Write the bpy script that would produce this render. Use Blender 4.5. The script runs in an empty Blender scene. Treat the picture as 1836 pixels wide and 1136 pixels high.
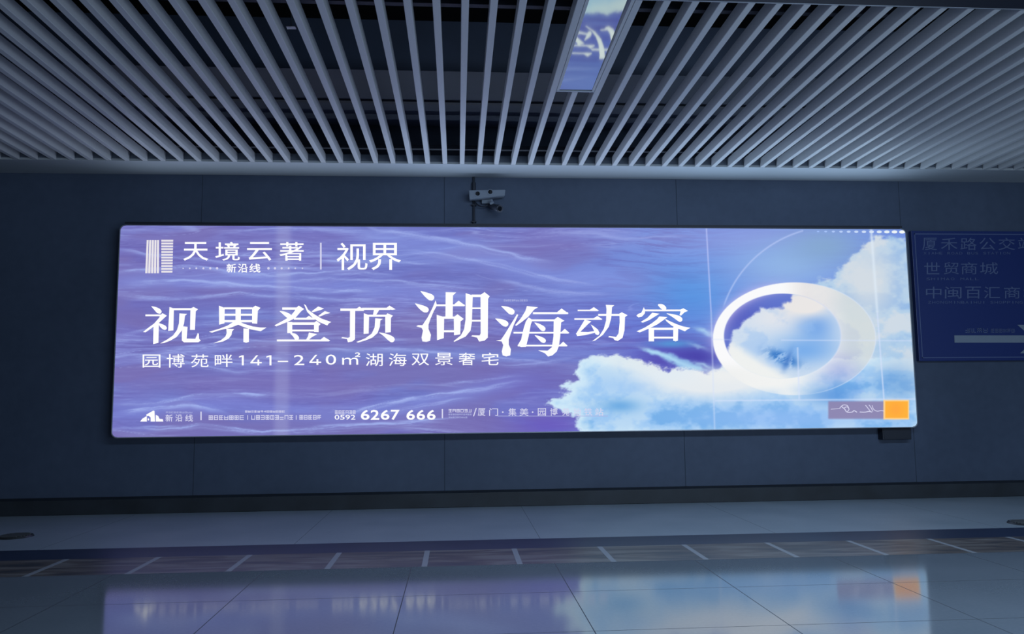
import bpy, bmesh, math, random
import numpy as np
from mathutils import Matrix, Vector

# ------------------------------------------------------------------ camera, world, light, exposure
FPX, YAW, PITCH, ROLL = 1401.0, 0.07007, 0.10264, -0.01017
CAM_Z = 0.9877
def _axes():
    cy, sy, cp, sp = math.cos(YAW), math.sin(YAW), math.cos(PITCH), math.sin(PITCH)
    f = np.array([sy*cp, cy*cp, sp]); r = np.array([cy, -sy, 0.0]); u = np.cross(r, f)
    cr, sr = math.cos(ROLL), math.sin(ROLL)
    return cr*r+sr*u, -sr*r+cr*u, f
RT, UP, FW = _axes()
sc = bpy.context.scene
C = sc.collection
cd = bpy.data.cameras.new('camera'); cam = bpy.data.objects.new('camera', cd); C.objects.link(cam)
cam.matrix_world = Matrix([[RT[0], UP[0], -FW[0], 0], [RT[1], UP[1], -FW[1], 0], [RT[2], UP[2], -FW[2], CAM_Z], [0, 0, 0, 1]])
cd.sensor_width = 36.0; cd.lens = FPX*36.0/1836.0; cd.clip_start = 0.05
sc.camera = cam
sc.view_settings.view_transform = 'Standard'; sc.view_settings.look = 'None'
sc.view_settings.gamma = 1.0; sc.view_settings.use_curve_mapping = False
sc.view_settings.exposure = 0.0
w = bpy.data.worlds.new('world'); sc.world = w; w.use_nodes = True
w.node_tree.nodes['Background'].inputs[0].default_value = (0.30, 0.40, 0.52, 1)
w.node_tree.nodes['Background'].inputs[1].default_value = 0.12
def area(name, loc, rot, sx, sy, power, col):
    l = bpy.data.lights.new(name, 'AREA'); l.shape = 'RECTANGLE'; l.size = sx; l.size_y = sy
    l.energy = power; l.color = col
    o = bpy.data.objects.new(name, l); o.location = loc; o.rotation_euler = rot; C.objects.link(o)
    return o
# added fill lamps, behind and above the camera, to brighten ceiling and floor
area('fill_light', (4.2, -1.6, 0.9), (math.radians(118), 0, math.radians(10)), 5.0, 1.0, 150.0, (0.66, 0.82, 1.0))
area('fill_light', (-1.5, -3.6, 1.6), (math.radians(104), 0, math.radians(-4)), 6.0, 1.4, 44.0, (0.70, 0.82, 1.0))
area('overhead_fill', (2.3, 1.6, 3.1), (math.radians(24), 0, math.radians(4)), 4.5, 0.4, 190.0, (0.56, 0.76, 1.0))
# added strips hidden along the light box top brighten the ceiling, weaker at left
for _x, _w, _p, _c in ((-1.85, 2.4, 4.6, (0.66, 0.80, 1.0)), (0.66, 2.5, 9.0, (0.60, 0.76, 1.0)), (3.16, 2.4, 10.0, (0.56, 0.76, 1.0))):
    area('ceiling_fill_strip', (_x, 7.285, 2.617), (math.radians(-112), 0, 0), _w, 0.014, _p, _c)

# ------------------------------------------------------------------ geometry constants
BOX_Y = 7.30           # front face of the light box
WALL_Y = 7.45
X1, X2, Z1, Z2 = -3.097, 4.418, CAM_Z-0.326, CAM_Z+1.6186
H = CAM_Z+2.139        # underside of the slats
SLAT_END, NEAR_END = 7.02, 3.985
PIT, X0, SW, SD = 0.15724, 0.0472, 0.042, 0.080

def ray(x, y): return FPX*FW + RT*(x-918.0) + UP*(568.0-y)
def at_y(x, y, Y):
    d = ray(x, y); d = d*Y/d[1]; return (d[0], Y, d[2]+CAM_Z)
def at_z(x, y, Z):
    d = ray(x, y); d = d*(Z-CAM_Z)/d[2]; return (d[0], d[1], Z)

# ------------------------------------------------------------------ helpers
def srgb(c):
    out = []
    for v in c:
        v = v/255.0
        out.append(v/12.92 if v <= 0.04045 else ((v+0.055)/1.055)**2.4)
    return tuple(out)
def np_lin(a):
    a = np.clip(a/255.0, 0, None)
    return np.where(a <= 0.04045, a/12.92, ((a+0.055)/1.055)**2.4)

def mat(name, col=(.5, .5, .5), rough=.5, metal=0.0, ior=1.45, noise=None, bump=0.0):
    m = bpy.data.materials.new(name); m.use_nodes = True
    nt = m.node_tree; b = nt.nodes['Principled BSDF']
    b.inputs['Base Color'].default_value = (*col, 1); b.inputs['Roughness'].default_value = rough
    b.inputs['Metallic'].default_value = metal; b.inputs['IOR'].default_value = ior
    if noise:
        scale, amt = noise
        tc = nt.nodes.new('ShaderNodeTexCoord'); n = nt.nodes.new('ShaderNodeTexNoise')
        n.inputs['Scale'].default_value = scale; n.inputs['Detail'].default_value = 5
        nt.links.new(tc.outputs['Object'], n.inputs['Vector'])
        r = nt.nodes.new('ShaderNodeValToRGB')
        r.color_ramp.elements[0].position = .3; r.color_ramp.elements[1].position = .7
        r.color_ramp.elements[0].color = (*[c*(1-amt) for c in col], 1)
        r.color_ramp.elements[1].color = (*[c*(1+amt) for c in col], 1)
        nt.links.new(n.outputs['Fac'], r.inputs['Fac']); nt.links.new(r.outputs['Color'], b.inputs['Base Color'])
        if bump:
            bp = nt.nodes.new('ShaderNodeBump'); bp.inputs['Strength'].default_value = bump
            bp.inputs['Distance'].default_value = 0.01
            nt.links.new(n.outputs['Fac'], bp.inputs['Height']); nt.links.new(bp.outputs['Normal'], b.inputs['Normal'])
    return m
def emit(name, col, s=1.0):
    m = bpy.data.materials.new(name); m.use_nodes = True; nt = m.node_tree
    nt.nodes.remove(nt.nodes['Principled BSDF']); e = nt.nodes.new('ShaderNodeEmission')
    e.inputs[0].default_value = (*col, 1); e.inputs[1].default_value = s
    nt.links.new(e.outputs[0], nt.nodes['Material Output'].inputs[0])
    return m

def obj(name, bm, m, parent=None, smooth=False, origin=None):
    me = bpy.data.meshes.new(name); bm.normal_update()
    if origin is not None: bmesh.ops.translate(bm, verts=bm.verts, vec=-Vector(origin))
    bm.to_mesh(me); bm.free()
    for mm in (m if isinstance(m, (list, tuple)) else [m]): me.materials.append(mm)
    if smooth:
        for p in me.polygons: p.use_smooth = True
    o = bpy.data.objects.new(name, me); C.objects.link(o)
    if origin is not None: o.location = origin
    if parent:
        o.parent = parent
        if origin is None: o.location = -parent.location      # meshes are written in world coordinates
        else: o.location = Vector(origin)-parent.location
    return o
def thing(name, label, cat, loc, group=None):
    o = bpy.data.objects.new(name, None); o.empty_display_size = .1; C.objects.link(o); o.location = loc
    o['label'] = label; o['category'] = cat
    if group: o['group'] = group
    return o
def tag(o, label, cat, group=None):
    o['label'] = label; o['category'] = cat
    if group: o['group'] = group
    return o
def struct(name, bm, m):
    o = obj(name, bm, m); o['kind'] = 'structure'; return o
def box(bm, x0, x1, y0, y1, z0, z1, bev=0.0):
    r = bmesh.ops.create_cube(bm, size=1)
    for v in r['verts']:
        v.co.x = x0+(v.co.x+.5)*(x1-x0); v.co.y = y0+(v.co.y+.5)*(y1-y0); v.co.z = z0+(v.co.z+.5)*(z1-z0)
    if bev:
        es = list({e for v in r['verts'] for e in v.link_edges})
        bmesh.ops.bevel(bm, geom=es, offset=bev, segments=2, affect='EDGES', profile=.5)
    return bm
def B(*a, **k): return box(bmesh.new(), *a, **k)
def cyl(bm, p0, p1, r, n=20, r2=None):
    p0, p1 = Vector(p0), Vector(p1); d = p1-p0
    q = d.to_track_quat('Z', 'Y').to_matrix().to_4x4()
    bmesh.ops.create_cone(bm, cap_ends=True, segments=n, radius1=r, radius2=r if r2 is None else r2, depth=d.length,
                          matrix=Matrix.Translation((p0+p1)/2) @ q)
    return bm

# ------------------------------------------------------------------ materials
M_slat = mat('powder_coated_aluminium', (0.60, 0.62, 0.64), .42)
M_soffit = mat('painted_soffit', (0.42, 0.46, 0.50), .6, noise=(1.5, .05))
M_fascia = mat('grey_upstand', (0.12, 0.145, 0.19), .7)
M_void = mat('black_painted_void', (0.004, 0.006, 0.010), .95)
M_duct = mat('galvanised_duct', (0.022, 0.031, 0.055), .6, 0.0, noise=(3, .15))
M_dark = mat('dark_metal', (0.012, 0.016, 0.028), .55)
M_alu = mat('anodised_edge', (0.30, 0.33, 0.38), .4, .3)
M_lens = mat('black_lens_glass', (0.004, 0.005, 0.007), .08)
M_cam = mat('painted_camera_housing', (0.16, 0.19, 0.24), .5)
M_sign = mat('dark_blue_sign_face', (0.013, 0.028, 0.13), .4)
M_signtxt = mat('unlit_grey_lettering', (0.075, 0.105, 0.22), .5)
M_signarr = mat('unlit_pale_arrow', (0.17, 0.21, 0.27), .5)
M_panel = mat('mirror_gloss_diffuser', (0.54, 0.63, 0.60), .045, 1.0)
M_drain = mat('dark_cast_metal', (0.05, 0.055, 0.06), .35, .6)
M_steel = mat('worn_steel', (0.35, 0.36, 0.36), .3, .9)

def stone(name, c0, c1, scale, rough, ior, joints, jcol, grain=60.0, jwid=0.004, coat=None):
    """honed or polished stone, joints on a world grid: joints = (spacing x, offset x, spacing y, offset y)"""
    m = bpy.data.materials.new(name); m.use_nodes = True; nt = m.node_tree; L = nt.links.new
    b = nt.nodes['Principled BSDF']; N = nt.nodes.new
    g = N('ShaderNodeNewGeometry'); sp = N('ShaderNodeSeparateXYZ'); L(g.outputs['Position'], sp.inputs[0])
    n1 = N('ShaderNodeTexNoise'); n1.inputs['Scale'].default_value = scale; n1.inputs['Detail'].default_value = 6
    L(g.outputs['Position'], n1.inputs['Vector'])
    n2 = N('ShaderNodeTexNoise'); n2.inputs['Scale'].default_value = grain; n2.inputs['Detail'].default_value = 2
    L(g.outputs['Position'], n2.inputs['Vector'])
    ad = N('ShaderNodeMath'); ad.operation = 'MULTIPLY_ADD'; ad.inputs[1].default_value = .4
    L(n2.outputs['Fac'], ad.inputs[0]); L(n1.outputs['Fac'], ad.inputs[2])
    r = N('ShaderNodeValToRGB'); r.color_ramp.elements[0].position = .45; r.color_ramp.elements[1].position = .95
    r.color_ramp.elements[0].color = (*c0, 1); r.color_ramp.elements[1].color = (*c1, 1)
    L(ad.outputs[0], r.inputs[0])
    out = r.outputs[0]
    if joints:
        mx = None
        for ax, s, o in ((0, joints[0], joints[1]), (joints[4] if len(joints) > 4 else 1, joints[2], joints[3])):
            if not s: continue
            a = N('ShaderNodeMath'); a.operation = 'SUBTRACT'; a.inputs[1].default_value = o-s/2; L(sp.outputs[ax], a.inputs[0])
            p = N('ShaderNodeMath'); p.operation = 'FLOORED_MODULO'; p.inputs[1].default_value = s; L(a.outputs[0], p.inputs[0])
            q = N('ShaderNodeMath'); q.operation = 'SUBTRACT'; q.inputs[1].default_value = s/2; L(p.outputs[0], q.inputs[0])
            t = N('ShaderNodeMath'); t.operation = 'ABSOLUTE'; L(q.outputs[0], t.inputs[0])
            u = N('ShaderNodeMath'); u.operation = 'LESS_THAN'; u.inputs[1].default_value = jwid/2; L(t.outputs[0], u.inputs[0])
            if mx is None: mx = u.outputs[0]
            else:
                v = N('ShaderNodeMath'); v.operation = 'MAXIMUM'; L(mx, v.inputs[0]); L(u.outputs[0], v.inputs[1]); mx = v.outputs[0]
        mix = N('ShaderNodeMix'); mix.data_type = 'RGBA'; L(mx, mix.inputs[0]); L(out, mix.inputs[6]); mix.inputs[7].default_value = (*jcol, 1)
        out = mix.outputs[2]
        rr = N('ShaderNodeMath'); rr.operation = 'MULTIPLY_ADD'; rr.inputs[1].default_value = .5; rr.inputs[2].default_value = rough
        L(mx, rr.inputs[0]); L(rr.outputs[0], b.inputs['Roughness'])
    else: b.inputs['Roughness'].default_value = rough
    L(out, b.inputs['Base Color']); b.inputs['IOR'].default_value = ior
    return m
M_floor = stone('polished_granite_tiles', (0.13, 0.155, 0.18), (0.17, 0.195, 0.225), 1.3, .085, 1.6, (0.85, 0.575, 0.68, 3.40), (.03, .036, .044), jwid=.0045)
M_far = stone('honed_granite_border', (0.22, 0.27, 0.32), (0.28, 0.33, 0.38), 2.0, .42, 1.5, (1.7, 0.575, 0, 0), (.12, .14, .16))
M_band = stone('dark_blue_granite_band', (0.012, 0.020, 0.050), (0.018, 0.030, 0.068), 3.0, .35, 1.45, None, None)
M_wall = stone('dark_grey_stone_panels', (0.040, 0.058, 0.098), (0.060, 0.083, 0.135), .9, .62, 1.4, (2.292, 2.168, 0, 0), (.026, .036, .054), grain=14, jwid=.006)
M_base = mat('dark_stone_skirting', (0.014, 0.019, 0.026), .6, noise=(4, .3))

def marble():
    m = bpy.data.materials.new('brown_veined_marble'); m.use_nodes = True; nt = m.node_tree; L = nt.links.new; N = nt.nodes.new
    b = nt.nodes['Principled BSDF']; g = N('ShaderNodeNewGeometry')
    mp = N('ShaderNodeMapping'); mp.inputs['Rotation'].default_value = (0, 0, math.radians(38)); mp.inputs['Scale'].default_value = (1.2, 7, 1)
    L(g.outputs['Position'], mp.inputs[0])
    n = N('ShaderNodeTexNoise'); n.inputs['Scale'].default_value = 1.6; n.inputs['Detail'].default_value = 5; n.inputs['Distortion'].default_value = .6
    L(mp.outputs[0], n.inputs['Vector']); r = N('ShaderNodeValToRGB'); L(n.outputs['Fac'], r.inputs[0])
    e = r.color_ramp.elements; e[0].position = .36; e[0].color = (.045, .045, .05, 1); e[1].position = .62; e[1].color = (.17, .155, .145, 1)
    x = r.color_ramp.elements.new(.5); x.color = (.105, .085, .075, 1)
    L(r.outputs[0], b.inputs['Base Color']); b.inputs['Roughness'].default_value = .3
    return m
M_marble = marble()
M_sep = mat('pale_stone_divider', (0.25, 0.27, 0.30), .4)

# ------------------------------------------------------------------ the setting
XL, XR = -11.0, 13.0
struct('wall_back', B(XL, XR, WALL_Y, WALL_Y+.2, 0, H+1.3), M_wall)
struct('baseboard_back', B(XL, XR, 7.25, WALL_Y-.001, 0.0005, .13, bev=.004), M_base)
BAND_A, BAND_B = 5.255, 5.60
BROWN_A = 4.77
bm = B(XL, XR, -7, BROWN_A, -.1, 0)
struct('floor', bm, M_floor)
struct('trim_1', B(XL, XR, BAND_B, WALL_Y+.15, -.1, 0), M_far)
struct('trim_2', B(XL, XR, BAND_A, BAND_B, -.1, 0), M_band)
struct('trim_3', B(XL, XR, BROWN_A, BAND_A, -.1, 0), M_marble)
# pale dividers let into the brown strip
bm = bmesh.new()
k = -19
for k in range(-19, 23):
    x = -0.2+k*0.567
    box(bm, x-.017, x+.017, BROWN_A+.001, BAND_A-.001, -.05, .0006)
struct('trim_4', bm, M_sep)
struct('ceiling', B(XL, XR, -7, WALL_Y+.15, H+1.15, H+1.3), M_void)
# soffit along the back wall, with its upstand behind the slat ends
struct('trim_5', B(XL, XR, SLAT_END+.002, WALL_Y-.001, H-.001, H+.020, bev=.002), M_soffit)
struct('trim_8', B(XL, XR, SLAT_END+.003, SLAT_END+.02, H+.0205, H+.082), M_fascia)
# the dark downstand that closes the slats on the near side, with its thin pale edge
struct('trim_6', B(XL, XR, NEAR_END-.5, NEAR_END-.012, H-.002, H+.16), M_dark)
struct('trim_7', B(XL, XR, NEAR_END-.011, NEAR_END-.002, H-.003, H+.1), M_alu)

# ------------------------------------------------------------------ ceiling slats, one object each
PAN_K0, PAN_K1, PAN_Y = 4, 6, 5.262
def slat_mesh(name, y0, y1):
    bm = bmesh.new(); w, t = SW/2, .0022
    prof = [(-w, 0), (w, 0), (w, SD), (w-t, SD), (w-t, t), (-w+t, t), (-w+t, SD), (-w, SD)]
    rings = []
    for y in (y0, y1): rings.append([bm.verts.new((px, y, pz)) for px, pz in prof])
    n = len(prof)
    for i in range(n): bm.faces.new((rings[0][i], rings[0][(i+1) % n], rings[1][(i+1) % n], rings[1][i]))
    es = [e for e in bm.edges if abs(e.verts[0].co.z) < 1e-6 and abs(e.verts[1].co.z) < 1e-6 and abs(e.verts[0].co.x-e.verts[1].co.x) < 1e-6 and abs(abs(e.verts[0].co.x)-w) < 1e-6]
    bmesh.ops.bevel(bm, geom=es, offset=.002, segments=2, affect='EDGES')
    for y in (y0+.003, y1-.003):                      # end plates
        box(bm, -w+t, w-t, y-.001, y+.001, t, SD-.002)
    bmesh.ops.recalc_face_normals(bm, faces=bm.faces)
    me = bpy.data.meshes.new(name); bm.to_mesh(me); bm.free(); me.materials.append(M_slat); return me
full = slat_mesh('metal_slat', NEAR_END, SLAT_END); short = slat_mesh('short_metal_slat', PAN_Y+.012, SLAT_END)
_one = ['', 'first', 'second', 'third', 'fourth', 'fifth', 'sixth', 'seventh', 'eighth', 'ninth', 'tenth', 'eleventh', 'twelfth', 'thirteenth', 'fourteenth',
        'fifteenth', 'sixteenth', 'seventeenth', 'eighteenth', 'nineteenth']
def ordinal(n):
    if n < 20: return _one[n]
    t = {2: 'twenty', 3: 'thirty'}[n//10]
    return {2: 'twentieth', 3: 'thirtieth'}[n//10] if n % 10 == 0 else t+'-'+_one[n % 10]
LAB = {4: 'long grey metal ceiling slat directly along the left side of the glossy ceiling panel',
       5: 'short grey metal ceiling slat that stops at the end of the glossy ceiling panel',
       6: 'long grey metal ceiling slat directly along the right side of the glossy ceiling panel'}
for k in range(-30, 38):
    if k < 4: LAB[k] = 'long grey metal ceiling slat, %s one leftward from the glossy ceiling panel' % ordinal(5-k)
    if k > 6: LAB[k] = 'long grey metal ceiling slat, %s one rightward from the glossy ceiling panel' % ordinal(k-5)
for k in range(-30, 38):
    o = bpy.data.objects.new('metal_slat', short if k == 5 else full); C.objects.link(o)
    o.location = (X0+k*PIT, 0, H)
    tag(o, LAB[k], 'ceiling slat', 'parallel metal ceiling slats')

# carriers the slats clip to
for y in (4.25, 6.85):
    bm = B(XL+6, XR-6, y-.02, y+.02, H+SD+.0005, H+SD+.035)
    tag(obj('carrier_rail', bm, M_dark), 'black rail crossing above the ceiling slats, %s' %
        {4.25: 'nearest the viewer', 6.85: 'nearest the back wall'}[y], 'rail', 'black rails above the slats')
# duct seen between the slats, with a joint flange
d = thing('air_duct', 'dark blue-grey rectangular air duct running above the slats', 'air duct', (0.9, 6.4, H+.35))
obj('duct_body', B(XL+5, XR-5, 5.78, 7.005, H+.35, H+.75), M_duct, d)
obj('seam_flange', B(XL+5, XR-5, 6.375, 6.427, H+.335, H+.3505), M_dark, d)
tagpos = at_z(522, 50, H+.30)
hb = thing('hanger_bracket', 'small pale metal bracket glinting in the dark gap between slats, upper left', 'bracket', tagpos)
obj('plate', B(tagpos[0]-.03, tagpos[0]+.03, tagpos[1]-.02, tagpos[1]+.02, H+.30, H+.305, bev=.001), M_steel, hb)
obj('threaded_rod', cyl(bmesh.new(), (tagpos[0], tagpos[1], H+.305), (tagpos[0], tagpos[1], H+1.1499), .004), M_dark, hb)

# ------------------------------------------------------------------ glossy ceiling panel between slats 4 and 6
xa, xb = X0+4*PIT+SW/2+.002, X0+6*PIT-SW/2-.002
cp = thing('glossy_panel', 'long glossy ceiling panel set between slats, mirroring the light box', 'ceiling panel', ((xa+xb)/2, 4.6, H))
obj('side_rail', B(xa, xa+.020, NEAR_END, PAN_Y, H, H+.065, bev=.0015), M_slat, cp); obj('side_rail', B(xb-.020, xb, NEAR_END, PAN_Y, H, H+.065, bev=.0015), M_slat, cp)
bm = B(xa, xb, PAN_Y-.002, PAN_Y+.012, H-.004, H+.05, bev=.0015)
obj('end_rail', bm, M_alu, cp)
obj('dark_gap', B(xa+.020, xb-.020, PAN_Y-.018, PAN_Y-.003, H+.012, H+.05), M_dark, cp)
bm = B(xa+.0205, xb-.0205, NEAR_END, PAN_Y-.0185, H+.003, H+.010)
for v_ in bm.verts:                                   # the loose panel sits a little higher at its near end
    if v_.co.y < NEAR_END+.01: v_.co.z += .028
obj('diffuser', bm, M_panel, cp)

# ------------------------------------------------------------------ the light box
lb = thing('light_box', 'huge glowing advertising light box with purple sea and white cloud picture on the wall', 'light box', ((X1+X2)/2, WALL_Y, Z1))
RC = .055
def rrect(x0, x1, z0, z1, r, n=8):
    pts = []
    for cx, cz, a0 in ((x1-r, z0+r, -90), (x1-r, z1-r, 0), (x0+r, z1-r, 90), (x0+r, z0+r, 180)):
        for i in range(n+1):
            a = math.radians(a0+90*i/n); pts.append((cx+r*math.cos(a), cz+r*math.sin(a)))
    return pts
def extrude_loop(bm, pts, y0, y1, cap=True):
    a = [bm.verts.new((x, y0, z)) for x, z in pts]; b_ = [bm.verts.new((x, y1, z)) for x, z in pts]; n = len(pts)
    for i in range(n): bm.faces.new((a[i], a[(i+1) % n], b_[(i+1) % n], b_[i]))
    if cap: bm.faces.new(a); bm.faces.new(b_[::-1])
def ring(bm, po, pi, y0, y1):
    n = len(po); V = [[bm.verts.new((x, y, z)) for x, z in p] for p, y in ((po, y0), (pi, y0), (pi, y1), (po, y1))]
    for a in range(4):
        for i in range(n): bm.faces.new((V[a][i], V[(a+1) % 4][i], V[(a+1) % 4][(i+1) % n], V[a][(i+1) % n]))
bm = bmesh.new(); extrude_loop(bm, rrect(X1+.004, X2-.004, Z1+.004, Z2-.004, RC), BOX_Y+.012, WALL_Y-.0005)
bmesh.ops.recalc_face_normals(bm, faces=bm.faces); obj('housing', bm, M_dark, lb)
bm = bmesh.new(); ring(bm, rrect(X1, X2, Z1, Z2, RC), rrect(X1+.007, X2-.007, Z1+.007, Z2-.007, RC-.006), BOX_Y-.004, BOX_Y+.012)
bmesh.ops.recalc_face_normals(bm, faces=bm.faces); obj('edge_frame', bm, M_alu, lb)
obj('fill_strip_lip', B(X1+.06, X2-.06, 7.258, 7.261, Z2-.004, Z2+.017), M_dark, lb)  # added lip that hides the fill strips from the camera
obj('fill_strip_tray', B(X1+.06, X2-.06, 7.261, 7.31, Z2, Z2+.002), M_dark, lb)  # added tray under the fill strips

# --- procedural picture, evaluated per vertex
rng = np.random.RandomState(7)
_T = rng.rand(256, 256)
def vnoise(x, y):
    xi = np.floor(x).astype(int); yi = np.floor(y).astype(int); fx = x-xi; fy = y-yi
    fx = fx*fx*(3-2*fx); fy = fy*fy*(3-2*fy)
    a = _T[xi & 255, yi & 255]; b = _T[(xi+1) & 255, yi & 255]; c = _T[xi & 255, (yi+1) & 255]; d_ = _T[(xi+1) & 255, (yi+1) & 255]
    return (a*(1-fx)+b*fx)*(1-fy)+(c*(1-fx)+d_*fx)*fy
def fbm(x, y, o=5, g=.5):
    s = 0; a = 1; t = 0
    for i in range(o): s = s+a*vnoise(x+i*17.3, y+i*31.7); t += a; a *= g; x = x*2.03; y = y*2.03
    return s/t
def sstep(a, b, x):
    t = np.clip((x-a)/(b-a), 0, 1); return t*t*(3-2*t)
def gauss(x, y, cx, cy, sx, sy): return np.exp(-((x-cx)/sx)**2-((y-cy)/sy)**2)
def sdpoly(x, y, P):
    dmin = np.full(x.shape, 1e9); ins = np.zeros(x.shape, bool); n = len(P)
    for i in range(n):
        ax, ay = P[i]; bx, by = P[(i+1) % n]; ex, ey = bx-ax, by-ay
        t = np.clip(((x-ax)*ex+(y-ay)*ey)/(ex*ex+ey*ey), 0, 1)
        dmin = np.minimum(dmin, np.hypot(x-ax-t*ex, y-ay-t*ey))
        c = (ay > y) != (by > y)
        with np.errstate(divide='ignore', invalid='ignore'):
            ins ^= c & (x < ex*(y-ay)/(ey if ey else 1e-9)+ax)
    return np.where(ins, dmin, -dmin)
def over(col, c, a): return col*(1-a[..., None])+np.array(c, float)*a[..., None]
CL_LOW = [(974, 723), (994, 711), (1013, 706), (1022, 701), (1004, 692), (1014, 684), (1038, 682), (1026, 671), (1035, 659), (1038, 647), (1062, 637), (1111, 635), (1154, 646), (1199, 663),
          (1222, 659), (1245, 661), (1270, 668), (1289, 663), (1300, 640), (1660, 640), (1660, 790), (1050, 790), (1040, 772), (1029, 757), (1033, 748), (1000, 735)]
CL_UP = [(1440, 520), (1455, 508), (1466, 499), (1492, 498), (1500, 488), (1512, 474), (1520, 460), (1535, 450), (1552, 436), (1570, 420), (1600, 424), (1660, 424), (1660, 780), (1540, 780), (1540, 600)]
CL_IN = [(1312, 606), (1315, 591), (1326, 584), (1334, 573), (1345, 568), (1362, 557), (1360, 549), (1378, 551), (1403, 551), (1402, 544), (1417, 538), (1418, 520), (1520, 500), (1540, 650), (1450, 700), (1330, 690), (1300, 640)]
def art(x, y):
    # sea
    tx = sstep(850, 1260, x)
    col = np.empty(x.shape+(3,)); base_l = np.array([117, 116, 192.]); base_r = np.array([122, 152, 226.])
    col[:] = base_l; col = col*(1-tx[..., None])+base_r*tx[..., None]
    wx = fbm(x/160, y/60+3, 3)-.5; wy = fbm(x/260+9, y/60, 3)-.5
    yy = y+wy*34+8*np.sin(x/97.0+y/41.0)
    n1 = fbm(x/150, yy/9.5, 5, .55); n2 = fbm(x/62+40, (y+wy*30+4*np.sin(x/53.0))/3.6+10, 4, .6); n3 = fbm(x/34+11, (y+wy*22)/2.0, 3, .6)
    big = fbm(x/240+5, yy/38+8, 3)
    col = over(col, (132, 138, 208), sstep(.42, .62, big)*.75*(1-.5*tx))
    s = sstep(.50, .72, n1*.55+n2*.45)*sstep(.32, .60, big+.35*(n1-.5))
    col = over(col, (156, 170, 232), s*.85*(1-.6*tx))
    dk = sstep(.52, .34, n1*.5+n2*.5)
    col = over(col, (104, 98, 172), dk*.6)
    col = over(col, (150, 158, 226), sstep(.60, .78, n3)*.28*(1-.5*tx)); col = over(col, (100, 98, 176), sstep(.42, .28, n3)*.22)
    bl = sstep(.45, .7, fbm(x/260+20, y/70+30, 3)); col = over(col, (108, 134, 212), bl*.35)
    rg = sstep(.46, .66, fbm(x/170+60, yy/42+70, 3)); col = over(col, (122, 112, 176), rg*.65*(1-tx))
    ridge = 1-np.abs(2*fbm((x+wx*60)/240+90, (y+wy*50)/15+50, 3, .45)-1)
    col = over(col, (168, 184, 240), sstep(.95, 1.0, ridge)*.4*sstep(.35, .6, big))
    sea = (1-sstep(1150, 1330, x))
    def crest(P, wd, al_, c=(160, 176, 236), ph=0.0):
        nonlocal col
        X_ = np.array([p[0] for p in P], float); Y_ = np.array([p[1] for p in P], float)
        yc = np.interp(x, X_, Y_)+(fbm(x/55+ph, y/40+ph, 3)-.5)*9
        ed = sstep(X_[0]-6, X_[0]+50, x)*sstep(X_[-1]+6, X_[-1]-70, x)
        tex = .35+.9*sstep(.35, .68, fbm(x/48+ph*3, (y-yc)/2.6+ph, 4, .6))
        dd = (y-yc)/wd
        col = over(col, c, np.clip(np.where(dd > 0, np.exp(-(dd/1.6)**2), np.exp(-(dd*1.5)**2))*al_*ed*tex, 0, 1))
    def soft(P, wd, al_, c):
        nonlocal col
        yc = np.interp(x, [p[0] for p in P], [p[1] for p in P]); col = over(col, c, np.exp(-((y-yc)/wd)**2)*al_*sstep(P[0][0]-60, P[0][0]+60, x)*sstep(P[-1][0]+60, P[-1][0]-60, x))
    soft([(190, 505), (420, 500), (700, 520), (900, 545)], 17, .55, (132, 148, 226))
    soft([(190, 740), (420, 722), (600, 745), (720, 735), (950, 675)], 18, .5, (126, 140, 222))
    soft([(560, 640), (760, 632), (1000, 640)], 14, .5, (118, 146, 222))
    soft([(650, 430), (850, 455), (1010, 500), (1180, 505)], 22, .5, (138, 156, 230))
    soft([(190, 680), (420, 684), (620, 690)], 22, .55, (122, 112, 180)); soft([(190, 560), (330, 545), (520, 545), (690, 560)], 14, .45, (112, 106, 180))
    soft([(190, 430), (420, 425), (640, 425)], 12, .4, (118, 112, 184)); soft([(920, 430), (1060, 436)], 26, .5, (122, 116, 186)); soft([(900, 590), (1010, 600)], 22, .35, (100, 98, 190))
    for i_, (P, wd, al_) in enumerate([([(195, 485), (330, 478), (480, 490), (640, 486), (720, 497)], 3.2, .8), ([(215, 508), (330, 500), (450, 512), (600, 520), (700, 515)], 3.4, .9), ([(200, 528), (320, 536), (430, 524), (560, 532), (700, 540)], 3.0, .7),
            ([(470, 505), (600, 498), (720, 506), (860, 520)], 3.0, .7), ([(660, 408), (800, 428), (900, 452), (1000, 470)], 4.0, .8), ([(720, 450), (850, 462), (960, 492), (1080, 515)], 3.6, .7), ([(560, 470), (700, 466), (830, 476)], 2.8, .55),
            ([(205, 724), (280, 722), (350, 708), (440, 704), (520, 708)], 3.2, 1.0), ([(200, 738), (270, 730), (340, 722), (420, 740)], 3.2, .9), ([(600, 742), (690, 722), (780, 706), (870, 694), (960, 680)], 4.2, .95), ([(640, 752), (760, 724), (860, 712)], 3.0, .7),
            ([(230, 768), (360, 762), (470, 772), (620, 762), (760, 752), (830, 748)], 3.8, .9), ([(780, 690), (860, 680), (960, 668)], 3.0, .7), ([(200, 630), (290, 640), (420, 664), (560, 660)], 2.6, .6), ([(200, 448), (300, 458), (420, 470), (560, 462)], 2.8, .6),
            ([(380, 414), (520, 410), (700, 414)], 2.6, .6), ([(560, 628), (700, 622), (860, 640), (1010, 652)], 3.4, .7), ([(880, 655), (960, 650), (1040, 640)], 2.8, .6), ([(1000, 415), (1130, 425), (1260, 420)], 3.5, .5), ([(880, 500), (1000, 520), (1120, 530)], 3.5, .6),
            ([(200, 602), (270, 590), (350, 604)], 2.8, .55), ([(380, 600), (470, 610), (600, 604)], 2.8, .5)]):
        crest(P, wd, al_*.88, ph=i_*3.7)
    # broad colour of the sky part
    col = over(col, (112, 146, 226), sstep(1180, 1330, x)*.7)
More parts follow.
